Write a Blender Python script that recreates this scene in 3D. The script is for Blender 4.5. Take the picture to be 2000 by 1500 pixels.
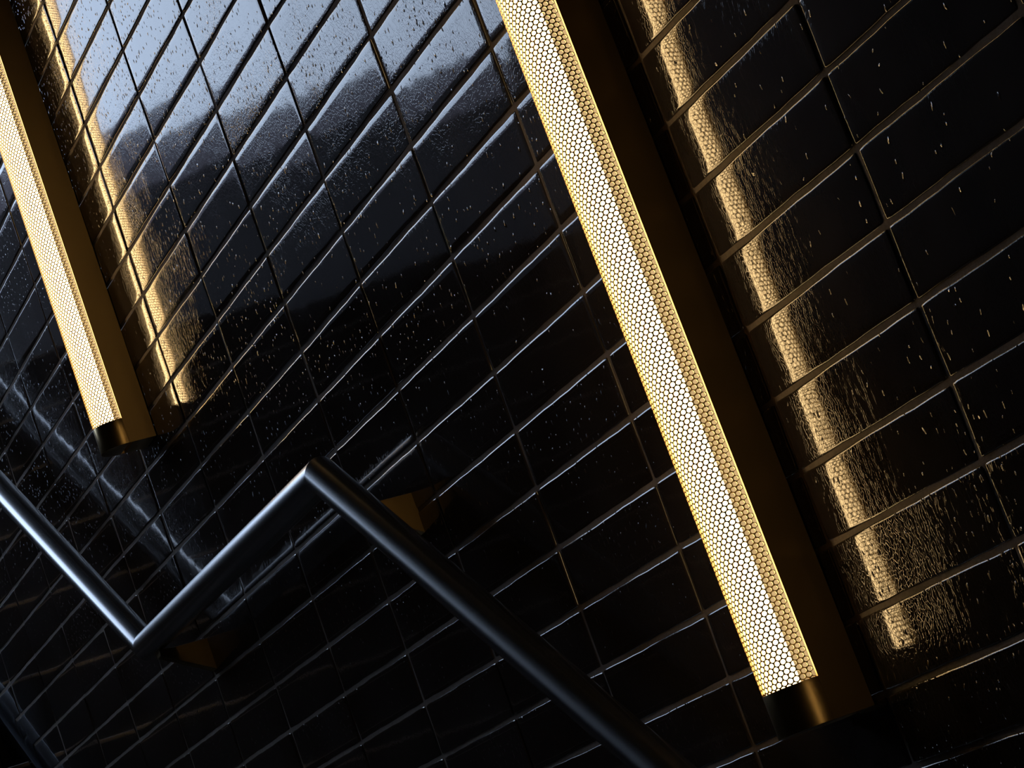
import bpy, bmesh, math, random
from mathutils import Vector, Matrix

random.seed(7)
for o in list(bpy.data.objects):
    bpy.data.objects.remove(o, do_unlink=True)
scene = bpy.context.scene
COL = scene.collection
MM = 0.001

# ------------------------------------------------------------------ camera
cam_data = bpy.data.cameras.new('camera')
cam = bpy.data.objects.new('camera', cam_data)
COL.objects.link(cam)
cam_data.sensor_width = 36.0
cam_data.lens = 4928.75 / 2000.0 * 36.0
cam_data.clip_start = 0.02
CAM = Vector((3.3249, -1.1325, -1.3769))
RX = Vector((0.35596013, 0.87131886, -0.33778074))
DN = Vector((-0.31139926, -0.23020228, -0.92197474))
FW = Vector((-0.88109187, 0.43337091, 0.18938522))
m = Matrix((RX, -DN, -FW)).transposed().to_4x4()
m.translation = CAM
cam.matrix_world = m
scene.camera = cam

# ------------------------------------------------------------------ sky and exposure
world = bpy.data.worlds.new('evening_sky')
scene.world = world
world.use_nodes = True
bg = world.node_tree.nodes['Background']
bg.inputs['Color'].default_value = (0.60, 0.75, 1.0, 1)
bg.inputs['Strength'].default_value = 3.4
scene.cycles.max_bounces = 6
scene.cycles.diffuse_bounces = 2
scene.cycles.glossy_bounces = 4
vs = scene.view_settings
vs.view_transform = 'Standard'
vs.look = 'None'
vs.exposure = 0.0
vs.gamma = 1.0
vs.use_curve_mapping = False
TUBE_COLOR = (1.0, 0.66, 0.29, 1)
TUBE_STRENGTH = 11.0


# ------------------------------------------------------------------ helpers
def link(name, mesh, mat, parent=None):
    o = bpy.data.objects.new(name, mesh)
    COL.objects.link(o)
    if mat is not None and len(mesh.materials) == 0:
        mesh.materials.append(mat)
    if parent is not None:
        o.parent = parent
    return o


def from_bm(name, bm, mat, parent=None, smooth=None):
    me = bpy.data.meshes.new(name)
    bmesh.ops.recalc_face_normals(bm, faces=bm.faces)
    bm.to_mesh(me)
    bm.free()
    if smooth is not None:
        me.set_sharp_from_angle(angle=math.radians(smooth))
        for p in me.polygons:
            p.use_smooth = True
    return link(name, me, mat, parent)


def tag(o, label=None, cat=None, group=None, kind=None):
    if label: o['label'] = label
    if cat: o['category'] = cat
    if group: o['group'] = group
    if kind: o['kind'] = kind
    return o


def empty(name, loc=(0, 0, 0)):
    o = bpy.data.objects.new(name, None)
    o.empty_display_size = 0.05
    COL.objects.link(o)
    o.location = loc
    return o


def add_box(bm, x0, x1, y0, y1, z0, z1):
    v = [bm.verts.new((x, y, z)) for x in (x0, x1) for y in (y0, y1) for z in (z0, z1)]
    for f in ((0, 1, 3, 2), (4, 6, 7, 5), (0, 4, 5, 1), (2, 3, 7, 6), (0, 2, 6, 4), (1, 5, 7, 3)):
        bm.faces.new([v[i] for i in f])


def bevel_all(bm, w, seg=2):
    bmesh.ops.recalc_face_normals(bm, faces=bm.faces)
    bmesh.ops.bevel(bm, geom=list(bm.edges), offset=w, segments=seg, profile=0.5, affect='EDGES')


def box(name, dims, mat, parent=None, bev=0.0):
    bm = bmesh.new()
    add_box(bm, *dims)
    if bev: bevel_all(bm, bev)
    return from_bm(name, bm, mat, parent, 35)


def prism_xz(bm, poly, y0, y1):
    """polygon in X-Z extruded along Y"""
    a = [bm.verts.new((x, y0, z)) for x, z in poly]
    b = [bm.verts.new((x, y1, z)) for x, z in poly]
    bm.faces.new(a)
    bm.faces.new(b[::-1])
    n = len(poly)
    for i in range(n):
        bm.faces.new((a[i], b[i], b[(i + 1) % n], a[(i + 1) % n]))


# ------------------------------------------------------------------ materials
def mat_new(name):
    mt = bpy.data.materials.new(name)
    mt.use_nodes = True
    nt = mt.node_tree
    return mt, nt, nt.nodes['Principled BSDF'], nt.nodes, nt.links


def sock(nodes, kind, **kw):
    n = nodes.new(kind)
    for k, v in kw.items():
        setattr(n, k, v)
    return n


def simple_mat(name, color, rough, metal=0.0, noise=0.0, scale=60.0, bump=0.0, bscale=200.0, ior=1.45):
    mt, nt, b, N, L = mat_new(name)
    b.inputs['Metallic'].default_value = metal
    b.inputs['IOR'].default_value = ior
    b.inputs['Roughness'].default_value = rough
    tc = N.new('ShaderNodeTexCoord')
    nz = sock(N, 'ShaderNodeTexNoise')
    nz.inputs['Scale'].default_value = scale
    nz.inputs['Detail'].default_value = 5
    L.new(tc.outputs['Object'], nz.inputs['Vector'])
    mx = sock(N, 'ShaderNodeMix', data_type='RGBA')
    mx.inputs['A'].default_value = tuple(c * (1 - noise) for c in color) + (1,)
    mx.inputs['B'].default_value = tuple(min(1, c * (1 + noise)) for c in color) + (1,)
    L.new(nz.outputs['Fac'], mx.inputs['Factor'])
    L.new(mx.outputs['Result'], b.inputs['Base Color'])
    if bump:
        nb = sock(N, 'ShaderNodeTexNoise')
        nb.inputs['Scale'].default_value = bscale
        nb.inputs['Detail'].default_value = 3
        L.new(tc.outputs['Object'], nb.inputs['Vector'])
        bp = N.new('ShaderNodeBump')
        bp.inputs['Strength'].default_value = 1.0
        bp.inputs['Distance'].default_value = bump
        L.new(nb.outputs['Fac'], bp.inputs['Height'])
        L.new(bp.outputs['Normal'], b.inputs['Normal'])
    return mt


def glaze_material():
    """black glazed ceramic: fine crease network, pimples, slow ripple"""
    mt, nt, b, N, L = mat_new('black_glaze')
    b.inputs['Roughness'].default_value = 0.045
    b.inputs['IOR'].default_value = 1.62
    geo = N.new('ShaderNodeNewGeometry')
    info = N.new('ShaderNodeObjectInfo')
    sep = N.new('ShaderNodeSeparateColor')
    L.new(info.outputs['Color'], sep.inputs['Color'])
    # body colour, faint brown and blue clouds in the glaze
    cn = sock(N, 'ShaderNodeTexNoise', noise_dimensions='2D')
    cn.inputs['Scale'].default_value = 9
    cn.inputs['Detail'].default_value = 2
    
    cr = N.new('ShaderNodeValToRGB')
    cr.color_ramp.elements[0].position = 0.3
    cr.color_ramp.elements[0].color = (0.028, 0.021, 0.018, 1)
    cr.color_ramp.elements[1].position = 0.75
    cr.color_ramp.elements[1].color = (0.052, 0.045, 0.044, 1)
    L.new(cn.outputs['Fac'], cr.inputs['Fac'])
    L.new(cr.outputs['Color'], b.inputs['Base Color'])
    # stretch the relief a little along the vertical
    sx_ = N.new('ShaderNodeSeparateXYZ')
    L.new(geo.outputs['Position'], sx_.inputs[0])
    cx_ = N.new('ShaderNodeCombineXYZ')
    L.new(sx_.outputs['X'], cx_.inputs['X'])
    L.new(sx_.outputs['Z'], cx_.inputs['Y'])
    mp = N.new('ShaderNodeMapping')
    mp.inputs['Scale'].default_value = (1.0, 0.6, 1.0)
    L.new(cx_.outputs[0], mp.inputs['Vector'])
    # warp
    wn = sock(N, 'ShaderNodeTexNoise', noise_dimensions='2D')
    wn.inputs['Scale'].default_value = 160
    wn.inputs['Detail'].default_value = 0
    L.new(mp.outputs['Vector'], wn.inputs['Vector'])
    wa = sock(N, 'ShaderNodeVectorMath', operation='MULTIPLY_ADD')
    wa.inputs[1].default_value = (0.004, 0.004, 0.004)
    L.new(wn.outputs['Color'], wa.inputs[0])
    L.new(mp.outputs['Vector'], wa.inputs[2])

    def math_node(op, a, c=None, clamp=False):
        n = sock(N, 'ShaderNodeMath', operation=op)
        n.use_clamp = clamp
        for i, s in enumerate((a, c)):
            if s is None: continue
            if isinstance(s, (int, float)): n.inputs[i].default_value = s
            else: L.new(s, n.inputs[i])
        return n.outputs[0]

    # crease network
    vo = sock(N, 'ShaderNodeTexVoronoi', feature='DISTANCE_TO_EDGE', voronoi_dimensions='2D')
    vo.inputs['Scale'].default_value = 330
    L.new(wa.outputs['Vector'], vo.inputs['Vector'])
    mr = sock(N, 'ShaderNodeMapRange', interpolation_type='SMOOTHSTEP')
    mr.inputs['From Min'].default_value = 0.0
    L.new(vo.outputs['Distance'], mr.inputs['Value'])
    # where the glaze is rougher
    an = sock(N, 'ShaderNodeTexNoise', noise_dimensions='2D')
    an.inputs['Scale'].default_value = 14
    an.inputs['Detail'].default_value = 1
    L.new(mp.outputs['Vector'], an.inputs['Vector'])
    L.new(mp.outputs['Vector'], cn.inputs['Vector'])
    ar = sock(N, 'ShaderNodeMapRange')
    ar.inputs['From Min'].default_value = 0.35
    ar.inputs['From Max'].default_value = 0.7
    ar.inputs['To Min'].default_value = 0.6
    ar.inputs['To Max'].default_value = 1.3
    L.new(an.outputs['Fac'], ar.inputs['Value'])
    amp = math_node('MULTIPLY', ar.outputs['Result'], sep.outputs['Red'])
    mr.inputs['From Max'].default_value = 0.095
    crease = math_node('MULTIPLY', mr.outputs['Result'], amp)
    # sparse pimples
    pv = sock(N, 'ShaderNodeTexVoronoi', feature='F1', voronoi_dimensions='2D')
    pv.inputs['Scale'].default_value = 120
    L.new(wa.outputs['Vector'], pv.inputs['Vector'])
    psep = N.new('ShaderNodeSeparateColor')
    L.new(pv.outputs['Color'], psep.inputs['Color'])
    thr = math_node('MULTIPLY', math_node('MULTIPLY', ar.outputs['Result'], sep.outputs['Green']), 0.30)
    pick = math_node('LESS_THAN', psep.outputs['Red'], thr)
    pr_ = sock(N, 'ShaderNodeMapRange', interpolation_type='SMOOTHSTEP')
    pr_.inputs['From Min'].default_value = 0.0
    L.new(math_node('ADD', math_node('MULTIPLY', psep.outputs['Green'], 0.16), 0.08), pr_.inputs['From Max'])
    pr_.inputs['To Min'].default_value = 1.0
    pr_.inputs['To Max'].default_value = 0.0
    L.new(pv.outputs['Distance'], pr_.inputs['Value'])
    pim = math_node('MULTIPLY', pr_.outputs['Result'], pick)
    # slow ripple
    sn = sock(N, 'ShaderNodeTexNoise', noise_dimensions='2D')
    sn.inputs['Scale'].default_value = 45
    sn.inputs['Detail'].default_value = 0
    L.new(mp.outputs['Vector'], sn.inputs['Vector'])
    h1 = math_node('MULTIPLY', crease, 0.000016)
    h2 = math_node('MULTIPLY', math_node('MULTIPLY', pim, sep.outputs['Blue']), 0.00038)
    h3 = math_node('MULTIPLY', sn.outputs['Fac'], 0.00006)
    # fine runs in the glaze
    rn = sock(N, 'ShaderNodeTexNoise', noise_dimensions='2D')
    rn.inputs['Scale'].default_value = 420
    rn.inputs['Detail'].default_value = 1
    L.new(mp.outputs['Vector'], rn.inputs['Vector'])
    h5 = math_node('MULTIPLY', math_node('MULTIPLY', rn.outputs['Fac'], math_node('POWER', math_node('MINIMUM', amp, 1.4), 2.0)), 0.000014)
    h = math_node('ADD', math_node('ADD', math_node('ADD', h1, h2), h3), h5)
    bp = N.new('ShaderNodeBump')
    bp.inputs['Strength'].default_value = 1.0
    bp.inputs['Distance'].default_value = 1.0
    L.new(h, bp.inputs['Height'])
    L.new(bp.outputs['Normal'], b.inputs['Normal'])
    return mt


GLAZE = glaze_material()
GROUT = simple_mat('grey_brown_grout', (0.30, 0.25, 0.21), 0.9, noise=0.3, scale=300, bump=0.0006, bscale=700)
BRASS = simple_mat('dark_brass', (0.36, 0.26, 0.125), 0.40, metal=1.0, noise=0.12, scale=14, bump=0.00002, bscale=900)
CAPBRASS = simple_mat('end_cap_brass', (0.42, 0.31, 0.15), 0.30, metal=1.0, noise=0.1, scale=20)
SHEET = simple_mat('perforated_brass', (0.42, 0.31, 0.15), 0.35, metal=1.0, noise=0.1, scale=40)
LINER = simple_mat('reflector_liner', (0.055, 0.055, 0.055), 0.6, noise=0.05)
STEEL = simple_mat('satin_stainless_steel', (0.44, 0.45, 0.47), 0.26, metal=1.0, noise=0.1, scale=18, bump=0.00003, bscale=260)
STONE = simple_mat('dark_stone', (0.022, 0.021, 0.022), 0.7, noise=0.3, scale=30, bump=0.0008, bscale=120)
NOSING = simple_mat('brass_nosing', (0.42, 0.40, 0.38), 0.45, metal=1.0, noise=0.1)
PLASTER = simple_mat('dark_plaster', (0.020, 0.020, 0.022), 0.8, noise=0.2, scale=6)
BLUESTEEL = simple_mat('blued_steel_plate', (0.15, 0.17, 0.20), 0.2, metal=1.0, noise=0.15, scale=10)


def tube_material():
    mt = bpy.data.materials.new('warm_light_tube')
    mt.use_nodes = True
    nt = mt.node_tree
    nt.nodes.clear()
    out = nt.nodes.new('ShaderNodeOutputMaterial')
    em = nt.nodes.new('ShaderNodeEmission')
    em.inputs['Color'].default_value = TUBE_COLOR
    em.inputs['Strength'].default_value = TUBE_STRENGTH
    nt.links.new(em.outputs[0], out.inputs[0])
    return mt


TUBE = tube_material()

# ------------------------------------------------------------------ the tiled wall
ROW = 66.0 * MM
COLP = 247.9 * MM
JOINT, JOINT_V = 4.4 * MM, 4.4 * MM
DC = {0: -0.97, 1: 2.38, 2: 2.58, 3: -1.57, 4: -0.84, 5: -2.18, 6: 0.35, 7: 2.1, 8: -2.0}
DR = {0: 5.95, 1: 5.21, 2: 4.4, 3: 1.82, 4: 0.74, 5: -0.13, 6: -1.28, 7: -2.13, 8: -1.6, 9: -1.6, 10: -0.93,
      11: -0.1, 12: -0.57, 13: 0.42, 14: 0.57, 15: 0.69, 16: 0.57, 17: 0.49, 18: 0.14, 19: 0.31, 20: -1.2}


def col_x(c):
    return c * COLP + DC.get(c, 0.0) * MM


def row_z(r):
    return -r * ROW + (6.0 if r < 0 else DR.get(r, 0.0)) * MM


WX0, WX1, WZ0, WZ1 = -3.2, 5.4, -3.2, 2.6
wall = box('wall_tiled', (WX0, WX1, 0.0013, 0.16, WZ0, WZ1), GROUT)
tag(wall, 'wall of glossy black glazed tiles with grey brown joints', kind='structure')

TW, TH = COLP - JOINT_V, ROW - JOINT
RIMS = ((0.0, 0.0035), (0.0002, 0.0011), (0.0008, 0.00028), (0.0024, 0.00007), (0.009, 0.0))


def axis_pts(length, inner):
    a = [(d, i) for i, (d, _) in enumerate(RIMS)]
    half = []
    pts = [d for d, _ in RIMS]
    mid = [RIMS[-1][0] + (length - 2 * RIMS[-1][0]) * k / (inner + 1) for k in range(1, inner + 1)]
    return pts + mid + [length - d for d in reversed(pts)]


def tile_geometry(seed, inner_u=9, inner_v=1):
    """one hand-made tile, centre of its face at the origin, face towards -Y"""
    rng = random.Random(seed)
    us, vs_ = axis_pts(TW, inner_u), axis_pts(TH, inner_v)
    ph = [rng.uniform(0, 6.28) for _ in range(8)]

    def wob(t, k):
        return 0.00035 * math.sin(t * 45 + ph[k]) + 0.00028 * math.sin(t * 118 + ph[k + 1])

    verts, faces = [], []
    nu, nv = len(us), len(vs_)
    rad = 0.003
    for j, v in enumerate(vs_):
        for i, u in enumerate(us):
            du, dv = min(u, TW - u), min(v, TH - v)
            d = min(du, dv)
            y = 0.0
            for (d0, h0), (d1, h1) in zip(RIMS[:-1], RIMS[1:]):
                if d0 <= d <= d1:
                    y = h0 + (h1 - h0) * (d - d0) / (d1 - d0)
                    break
            x, z = u - TW / 2, v - TH / 2
            wx = max(0.0, 1 - dv / 0.009)
            wz = max(0.0, 1 - du / 0.009)
            z += wx * wob(u, 0 if v < TH / 2 else 2)
            x += wz * wob(v, 4 if u < TW / 2 else 6)
            # rounded corners
            if du < rad and dv < rad:
                cx, cz = (TW / 2 - rad) * (1 if x > 0 else -1), (TH / 2 - rad) * (1 if z > 0 else -1)
                ex, ez = x - cx, z - cz
                q = max(abs(ex), abs(ez))
                l = math.hypot(ex, ez)
                if l > 1e-9:
                    x, z = cx + ex / l * q, cz + ez / l * q
            verts.append((x, y, z))
    for j in range(nv - 1):
        for i in range(nu - 1):
            a = j * nu + i
            faces.append((a, a + 1, a + nu + 1, a + nu))
    return verts, faces


def tile_mesh(seed):
    v, f = tile_geometry(seed)
    me = bpy.data.meshes.new('tile')
    me.from_pydata(v, [], f)
    for p in me.polygons: p.use_smooth = True
    me.materials.append(GLAZE)
    me.update()
    return me


TILE_MESHES = [tile_mesh(s) for s in range(10)]


def to_px(p):
    d = Vector(p) - CAM
    w = d.dot(FW)
    return (1000 + 4928.75 * d.dot(RX) / w, 750 + 4928.75 * d.dot(DN) / w) if w > 0.05 else (1e6, 1e6)


rng = random.Random(21)
rest_v, rest_f = [], []
simple_v, simple_f = tile_geometry(99, 2, 0)
for c in range(-12, 21):
    for r in range(-16, 36):
        x0, x1, z1, z0 = col_x(c), col_x(c + 1), row_z(r), row_z(r + 1)
        ct = ((x0 + x1) / 2, 0.0, (z0 + z1) / 2)
        sx, sz = (x1 - x0 - JOINT_V) / TW, (z1 - z0 - JOINT) / TH
        tx = max(-0.8, min(0.8, rng.gauss(0, 0.35)))
        tz = max(-0.38, min(0.38, rng.gauss(0, 0.24)))
        dy = rng.uniform(-0.0003, 0.0003)
        rot = Matrix.Rotation(math.radians(tx), 4, 'X') @ Matrix.Rotation(math.radians(tz), 4, 'Z') \
            @ Matrix.Rotation(math.radians(rng.gauss(0, 0.10)), 4, 'Y')
        mw = Matrix.Translation((ct[0], dy, ct[2])) @ rot @ Matrix.Diagonal((sx, 1, sz, 1))
        q = [to_px((x, 0, z)) for x in (x0, x1) for z in (z0, z1)]
        seen = max(a[0] for a in q) > 0 and min(a[0] for a in q) < 2000 and max(a[1] for a in q) > 0 and min(a[1] for a in q) < 1500
        rough = rng.uniform(0.55, 0.95) if c >= 5 else rng.uniform(0.6, 0.95)
        if 2 <= c <= 4 and r <= c + 3: rough *= 2.1
        if seen:
            o = link('tile', TILE_MESHES[rng.randrange(10)], None, wall)
            o.matrix_world = mw
            # the glaze has run thicker and lumpier low down beside the second lamp
            dots = rng.choice((0.6, 0.9, 1.2, 1.6, 2.2)) if c <= 5 else rng.uniform(0.2, 0.55)
            if c >= 6 and r >= 18: rough, dots = rng.uniform(1.7, 2.2), rng.uniform(2.2, 3.0)
            elif c >= 6 and r >= 16: rough, dots = rng.uniform(0.9, 1.3), rng.uniform(0.8, 1.2)
            elif c <= 4 and r <= c + 3: dots = rng.uniform(2.0, 3.2)
            o.color = (rough, dots, 2.4 if c >= 6 and r >= 18 else 1.1, 1)
        else:
            b0 = len(rest_v)
            rest_v += [tuple(mw @ Vector(v)) for v in simple_v]
            rest_f += [tuple(b0 + i for i in f) for f in simple_f]
me = bpy.data.meshes.new('tile_field')
me.from_pydata(rest_v, [], rest_f)
for p in me.polygons: p.use_smooth = True
o = link('tile_field', me, GLAZE, wall)
o['kind'] = 'stuff'

# ------------------------------------------------------------------ stairs, opposite wall, ceiling
YW = -2.4
GO, RISE = 0.233, 0.193
NX, NZ = -1.425, -0.825
stairs = empty('staircase', (0, 0, 0))
tag(stairs, 'dark stone stair flight with thin brass nosings climbing beside the tiled wall', 'staircase')


def step(x, z, depth_down):
    st = box('step', (x - GO - 0.02, x, YW, -0.0235, z - depth_down, z), STONE, stairs, 0.002)
    box('nosing', (x - 0.035, x + 0.003, YW + 0.01, -0.026, z - 0.006, z + 0.002), NOSING, st, 0.001)


TOPK = 6
for k in range(-4, TOPK + 1):
    step(NX - GO * k, NZ + RISE * k, RISE + 0.06)
LAND_Z = NZ - 5 * RISE
LX1 = 0.66
for k in range(0, 6):
    step(LX1 + GO * k, LAND_Z - RISE * k, RISE + 0.06)
low_z = LAND_Z - 6 * RISE
tag(box('floor_landing', (NX + 4 * GO - 0.005, LX1 - GO - 0.021, YW, -0.0235, LAND_Z - 0.2, LAND_Z), STONE),
    'dark stone landing between the two stair flights', kind='structure')
tag(box('floor_lower', (LX1 + 5 * GO - 0.2, 5.4, YW - 0.1, 0.0, low_z - 0.15, low_z - 0.0), STONE),
    'dark stone floor at the foot of the stairs', kind='structure')
top_x, top_z = NX - GO * TOPK, NZ + RISE * TOPK
tag(box('floor_upper', (-13.0, top_x - GO - 0.021, -12.0, 6.0, top_z - 0.2, top_z), STONE),
    'dark street pavement at the top of the stairs', kind='structure')
tag(box('wall_opposite', (-3.0, 5.4, YW - 0.2, YW - 0.001, -3.4, 2.6), PLASTER),
    'dark plastered wall opposite the tiles', kind='structure')
tag(box('wall_end', (5.41, 5.6, YW - 0.2, 0.16, -3.4, 2.6), PLASTER), 'dark wall closing the passage', kind='structure')
tag(box('ceiling', (-3.8, 5.6, YW - 0.2, 0.16, 2.6, 2.8), PLASTER), 'dark ceiling over the stair passage', kind='structure')

FACADE = simple_mat('grey_render', (0.008, 0.007, 0.008), 0.9, noise=0.2, scale=1.5)
tag(box('wall_street', (-12.6, -12.0, -12.0, 6.0, top_z, 3.88), FACADE),
    'dark rendered wall across the street above the stairs', kind='structure')
tag(box('trim_1', (-12.65, -11.95, -12.0, 6.0, 3.8805, 4.25), simple_mat('grey_coping', (0.11, 0.095, 0.105), 0.9, noise=0.2, scale=2)),
    'grey coping on top of the street wall', kind='structure')

# skirting plate that follows the flight
bm = bmesh.new()
sl = 0.8275


def sk(x): return -0.6675 - (x + 1.6077) * sl


xa, xb = -2.85, -0.52
prism_xz(bm, [(xa, sk(xa)), (xb, sk(xb)), (xb, sk(xb) - 0.30), (xa, sk(xa) - 0.30)], -0.0225, 0.0020)
bevel_all(bm, 0.0012)
skirt = from_bm('baseboard_stair', bm, BLUESTEEL, None, 35)
tag(skirt, 'dark blued steel skirting plate sloping along the foot of the wall', kind='structure')

# ------------------------------------------------------------------ lamps
R, D = 30.3 * MM, 44.0 * MM
BULGE = 35.0 / 30.3   # the cover is a little deeper than a half circle
LEN = 1.62      # whole length of a lamp
CAPH = 0.039


def perforated_mesh():
    p, rz = 0.005, 0.005 * math.sqrt(3) / 2
    hr = 0.00207
    z0, z1 = CAPH - 0.0035, LEN - CAPH + 0.0035
    nrow = int((z1 - z0) / rz)
    smax = R * math.radians(88.0)
    verts, faces, keys = [], [], {}

    def vert(s, z, rad):
        k = (round(s * 2e6), round(z * 2e6), round(rad * 1e7))
        i = keys.get(k)
        if i is None:
            th = s / R
            i = keys[k] = len(verts)
            verts.append((rad * math.sin(th), -(D + BULGE * rad * math.cos(th)), z))
        return i

    ang = [math.radians(30 * k) for k in range(12)]
    hexr = p / math.sqrt(3)
    outer = [(math.cos(a), math.sin(a)) for a in ang]
    outer = [((hexr if k % 2 else p / 2) * c, (hexr if k % 2 else p / 2) * s) for k, (c, s) in enumerate(outer)]
    hole = [(hr * math.cos(a), hr * math.sin(a)) for a in ang]
    for j in range(nrow):
        zc = z0 + rz * (j + 0.6)
        off = 0.5 * p if j % 2 else 0.0
        n = int(smax / p) + 1
        for i in range(-n, n + 1):
            sc = i * p + off
            if abs(sc) > smax: continue
            O = [vert(sc + a, zc + b, R) for a, b in outer]
            H = [vert(sc + a, zc + b, R) for a, b in hole]
            I = [vert(sc + a, zc + b, R - 0.0010) for a, b in hole]
            for k in range(12):
                k2 = (k + 1) % 12
                faces.append((O[k], O[k2], H[k2], H[k]))
                faces.append((H[k], H[k2], I[k2], I[k]))
    me = bpy.data.meshes.new('perforated_cover')
    me.from_pydata(verts, [], faces)
    me.materials.append(SHEET)
    me.update()
    return me


def u_profile(rad, back, n=28):
    pts = [(rad, -back)]
    for k in range(n + 1):
        th = math.radians(90 - 180 * k / n)
        pts.append((rad * math.sin(th), -(D + BULGE * rad * math.cos(th))))
    pts.append((-rad, -back))
    return pts


def extrude_z(name, poly, z0, z1, mat, bev=0.0, smooth=30):
    bm = bmesh.new()
    a = [bm.verts.new((x, y, z0)) for x, y in poly]
    b = [bm.verts.new((x, y, z1)) for x, y in poly]
    fa = bm.faces.new(a)
    fb = bm.faces.new(b[::-1])
    n = len(poly)
    for i in range(n):
        bm.faces.new((a[i], b[i], b[(i + 1) % n], a[(i + 1) % n]))
    bmesh.ops.recalc_face_normals(bm, faces=bm.faces)
    if bev:
        es = [e for e in bm.edges if any(f in (fa, fb) for f in e.link_faces)]
        bmesh.ops.bevel(bm, geom=es, offset=bev, segments=2, profile=0.5, affect='EDGES')
    me = bpy.data.meshes.new(name)
    bm.to_mesh(me)
    bm.free()
    me.set_sharp_from_angle(angle=math.radians(smooth))
    for p in me.polygons: p.use_smooth = True
    me.materials.append(mat)
    return me


def cyl_mesh(name, rad, cy, z0, z1, mat, n=40):
    poly = [(rad * math.cos(2 * math.pi * k / n), cy + rad * math.sin(2 * math.pi * k / n)) for k in range(n)]
    return extrude_z(name, poly, z0, z1, mat)


t_, lip = 0.002, 0.0422
HOUSE = extrude_z('housing', [(R, -0.0008), (R, -lip), (R - t_, -lip), (R - t_, -0.036), (-R + t_, -0.036),
                              (-R + t_, -lip), (-R, -lip), (-R, -0.0008)], 0.0, LEN, BRASS, 0.0004)
REFL = extrude_z('reflector', [(R - t_ - 0.0003, -0.0362), (R - t_ - 0.0003, -0.0392), (R - t_ - 0.002, -0.0392),
                               (R - t_ - 0.002, -0.0378), (-R + t_ + 0.002, -0.0378), (-R + t_ + 0.002, -0.0392),
                               (-R + t_ + 0.0003, -0.0392), (-R + t_ + 0.0003, -0.0362)], CAPH, LEN - CAPH, LINER)
CAP0 = extrude_z('end_cap', u_profile(R + 0.0002, lip + 0.0002), 0.0, CAPH, CAPBRASS, 0.0006)
CAP1 = extrude_z('end_cap', u_profile(R + 0.0002, lip + 0.0002), LEN - CAPH, LEN, CAPBRASS, 0.0006)
TR = 0.0162
TUBE_ME = cyl_mesh('light_tube', TR, -(D + 0.0170), CAPH + 0.0005, LEN - CAPH - 0.0005, TUBE)
PERF = perforated_mesh()


def lamp(xr, zb, label, tilt=0.0):
    t = empty('wall_lamp', (xr - R, 0.0, zb))
    t.rotation_euler = (0, math.radians(tilt), 0)
    tag(t, label, 'lamp', 'tall brass wall lamps along the stairs')
    link('housing', HOUSE, None, t)
    link('perforated_cover', PERF, None, t)['label'] = 'brass cover pierced with round holes'
    link('reflector', REFL, None, t)
    link('light_tube', TUBE_ME, None, t)['label'] = 'warm white glowing tube'
    link('end_cap', CAP0, None, t)
    link('end_cap', CAP1, None, t)
    return t


lamp(1.4660, -1.288 - CAPH, 'long perforated brass lamp glowing on the wall right of the handrail landing', -0.65)
lamp(-0.1442, -0.531 - CAPH, 'perforated brass lamp at the left edge ending above the handrail', -0.35)
lamp(3.0692, -2.045 - CAPH, 'perforated brass lamp low on the stairs beyond the right edge of the picture')

# ------------------------------------------------------------------ handrail
rail = empty('handrail', (0.16, -0.070, -0.841))
tag(rail, 'satin steel tube handrail bending level along the landing of the tiled wall', 'handrail')
RY = -0.070
P = [Vector((-2.7, RY, -0.842 + (2.7 - 0.292) * 0.765)), Vector((-0.292, RY, -0.842)), Vector((0.6066, RY, -0.840)),
     Vector((0.6066 + 1.15, RY, -0.840 - 1.15 * 0.812))]
RR = 0.0212


def rail_section(i):
    a, b_ = P[i], P[i + 1]
    d = (b_ - a).normalized()
    side = Vector((0, 1, 0))
    up = d.cross(side)

    def plane(j):
        if j == 0 or j == 3: return d
        return ((P[j] - P[j - 1]).normalized() + (P[j + 1] - P[j]).normalized()).normalized()

    bm = bmesh.new()
    n = 56
    rings = []
    for j, pt in ((i, a), (i + 1, b_)):
        nrm = plane(j)
        ring = []
        for k in range(n):
            th = 2 * math.pi * k / n
            v = pt + side * (RR * math.cos(th)) + up * (RR * math.sin(th))
            v = v - d * ((v - pt).dot(nrm) / d.dot(nrm))
            ring.append(bm.verts.new(v - rail.location))
        rings.append(ring)
    for k in range(n):
        bm.faces.new((rings[0][k], rings[0][(k + 1) % n], rings[1][(k + 1) % n], rings[1][k]))
    bm.faces.new(rings[0])
    bm.faces.new(rings[1])
    from_bm('rail_section', bm, STEEL, rail, 40)


for i in range(3): rail_section(i)


def bracket(x, zt, zb):
    """tapered brass block from the wall to the underside of the tube"""
    bm = bmesh.new()
    th = 0.011
    prof = [(0.0012, zt), (-0.052, zt + 0.001), (-0.074, zt + 0.004), (-0.074, zt - 0.006), (0.0012, zb)]
    a = [bm.verts.new((x - 2 * th, y, z)) for y, z in prof]
    b2 = [bm.verts.new((x, y, z)) for y, z in prof]
    bm.faces.new(a)
    bm.faces.new(b2[::-1])
    for k in range(5):
        bm.faces.new((a[k], b2[k], b2[(k + 1) % 5], a[(k + 1) % 5]))
    bevel_all(bm, 0.0006)
    for v in bm.verts: v.co -= rail.location
    from_bm('bracket', bm, BRACKET, rail, 35)['label'] = 'tapered brass wall bracket'


BRACKET = simple_mat('bracket_brass', (0.22, 0.155, 0.06), 0.6, metal=0.6, noise=0.1)
bracket(0.677, -0.9013, -0.951)
bracket(-0.226, -0.866, -0.914)
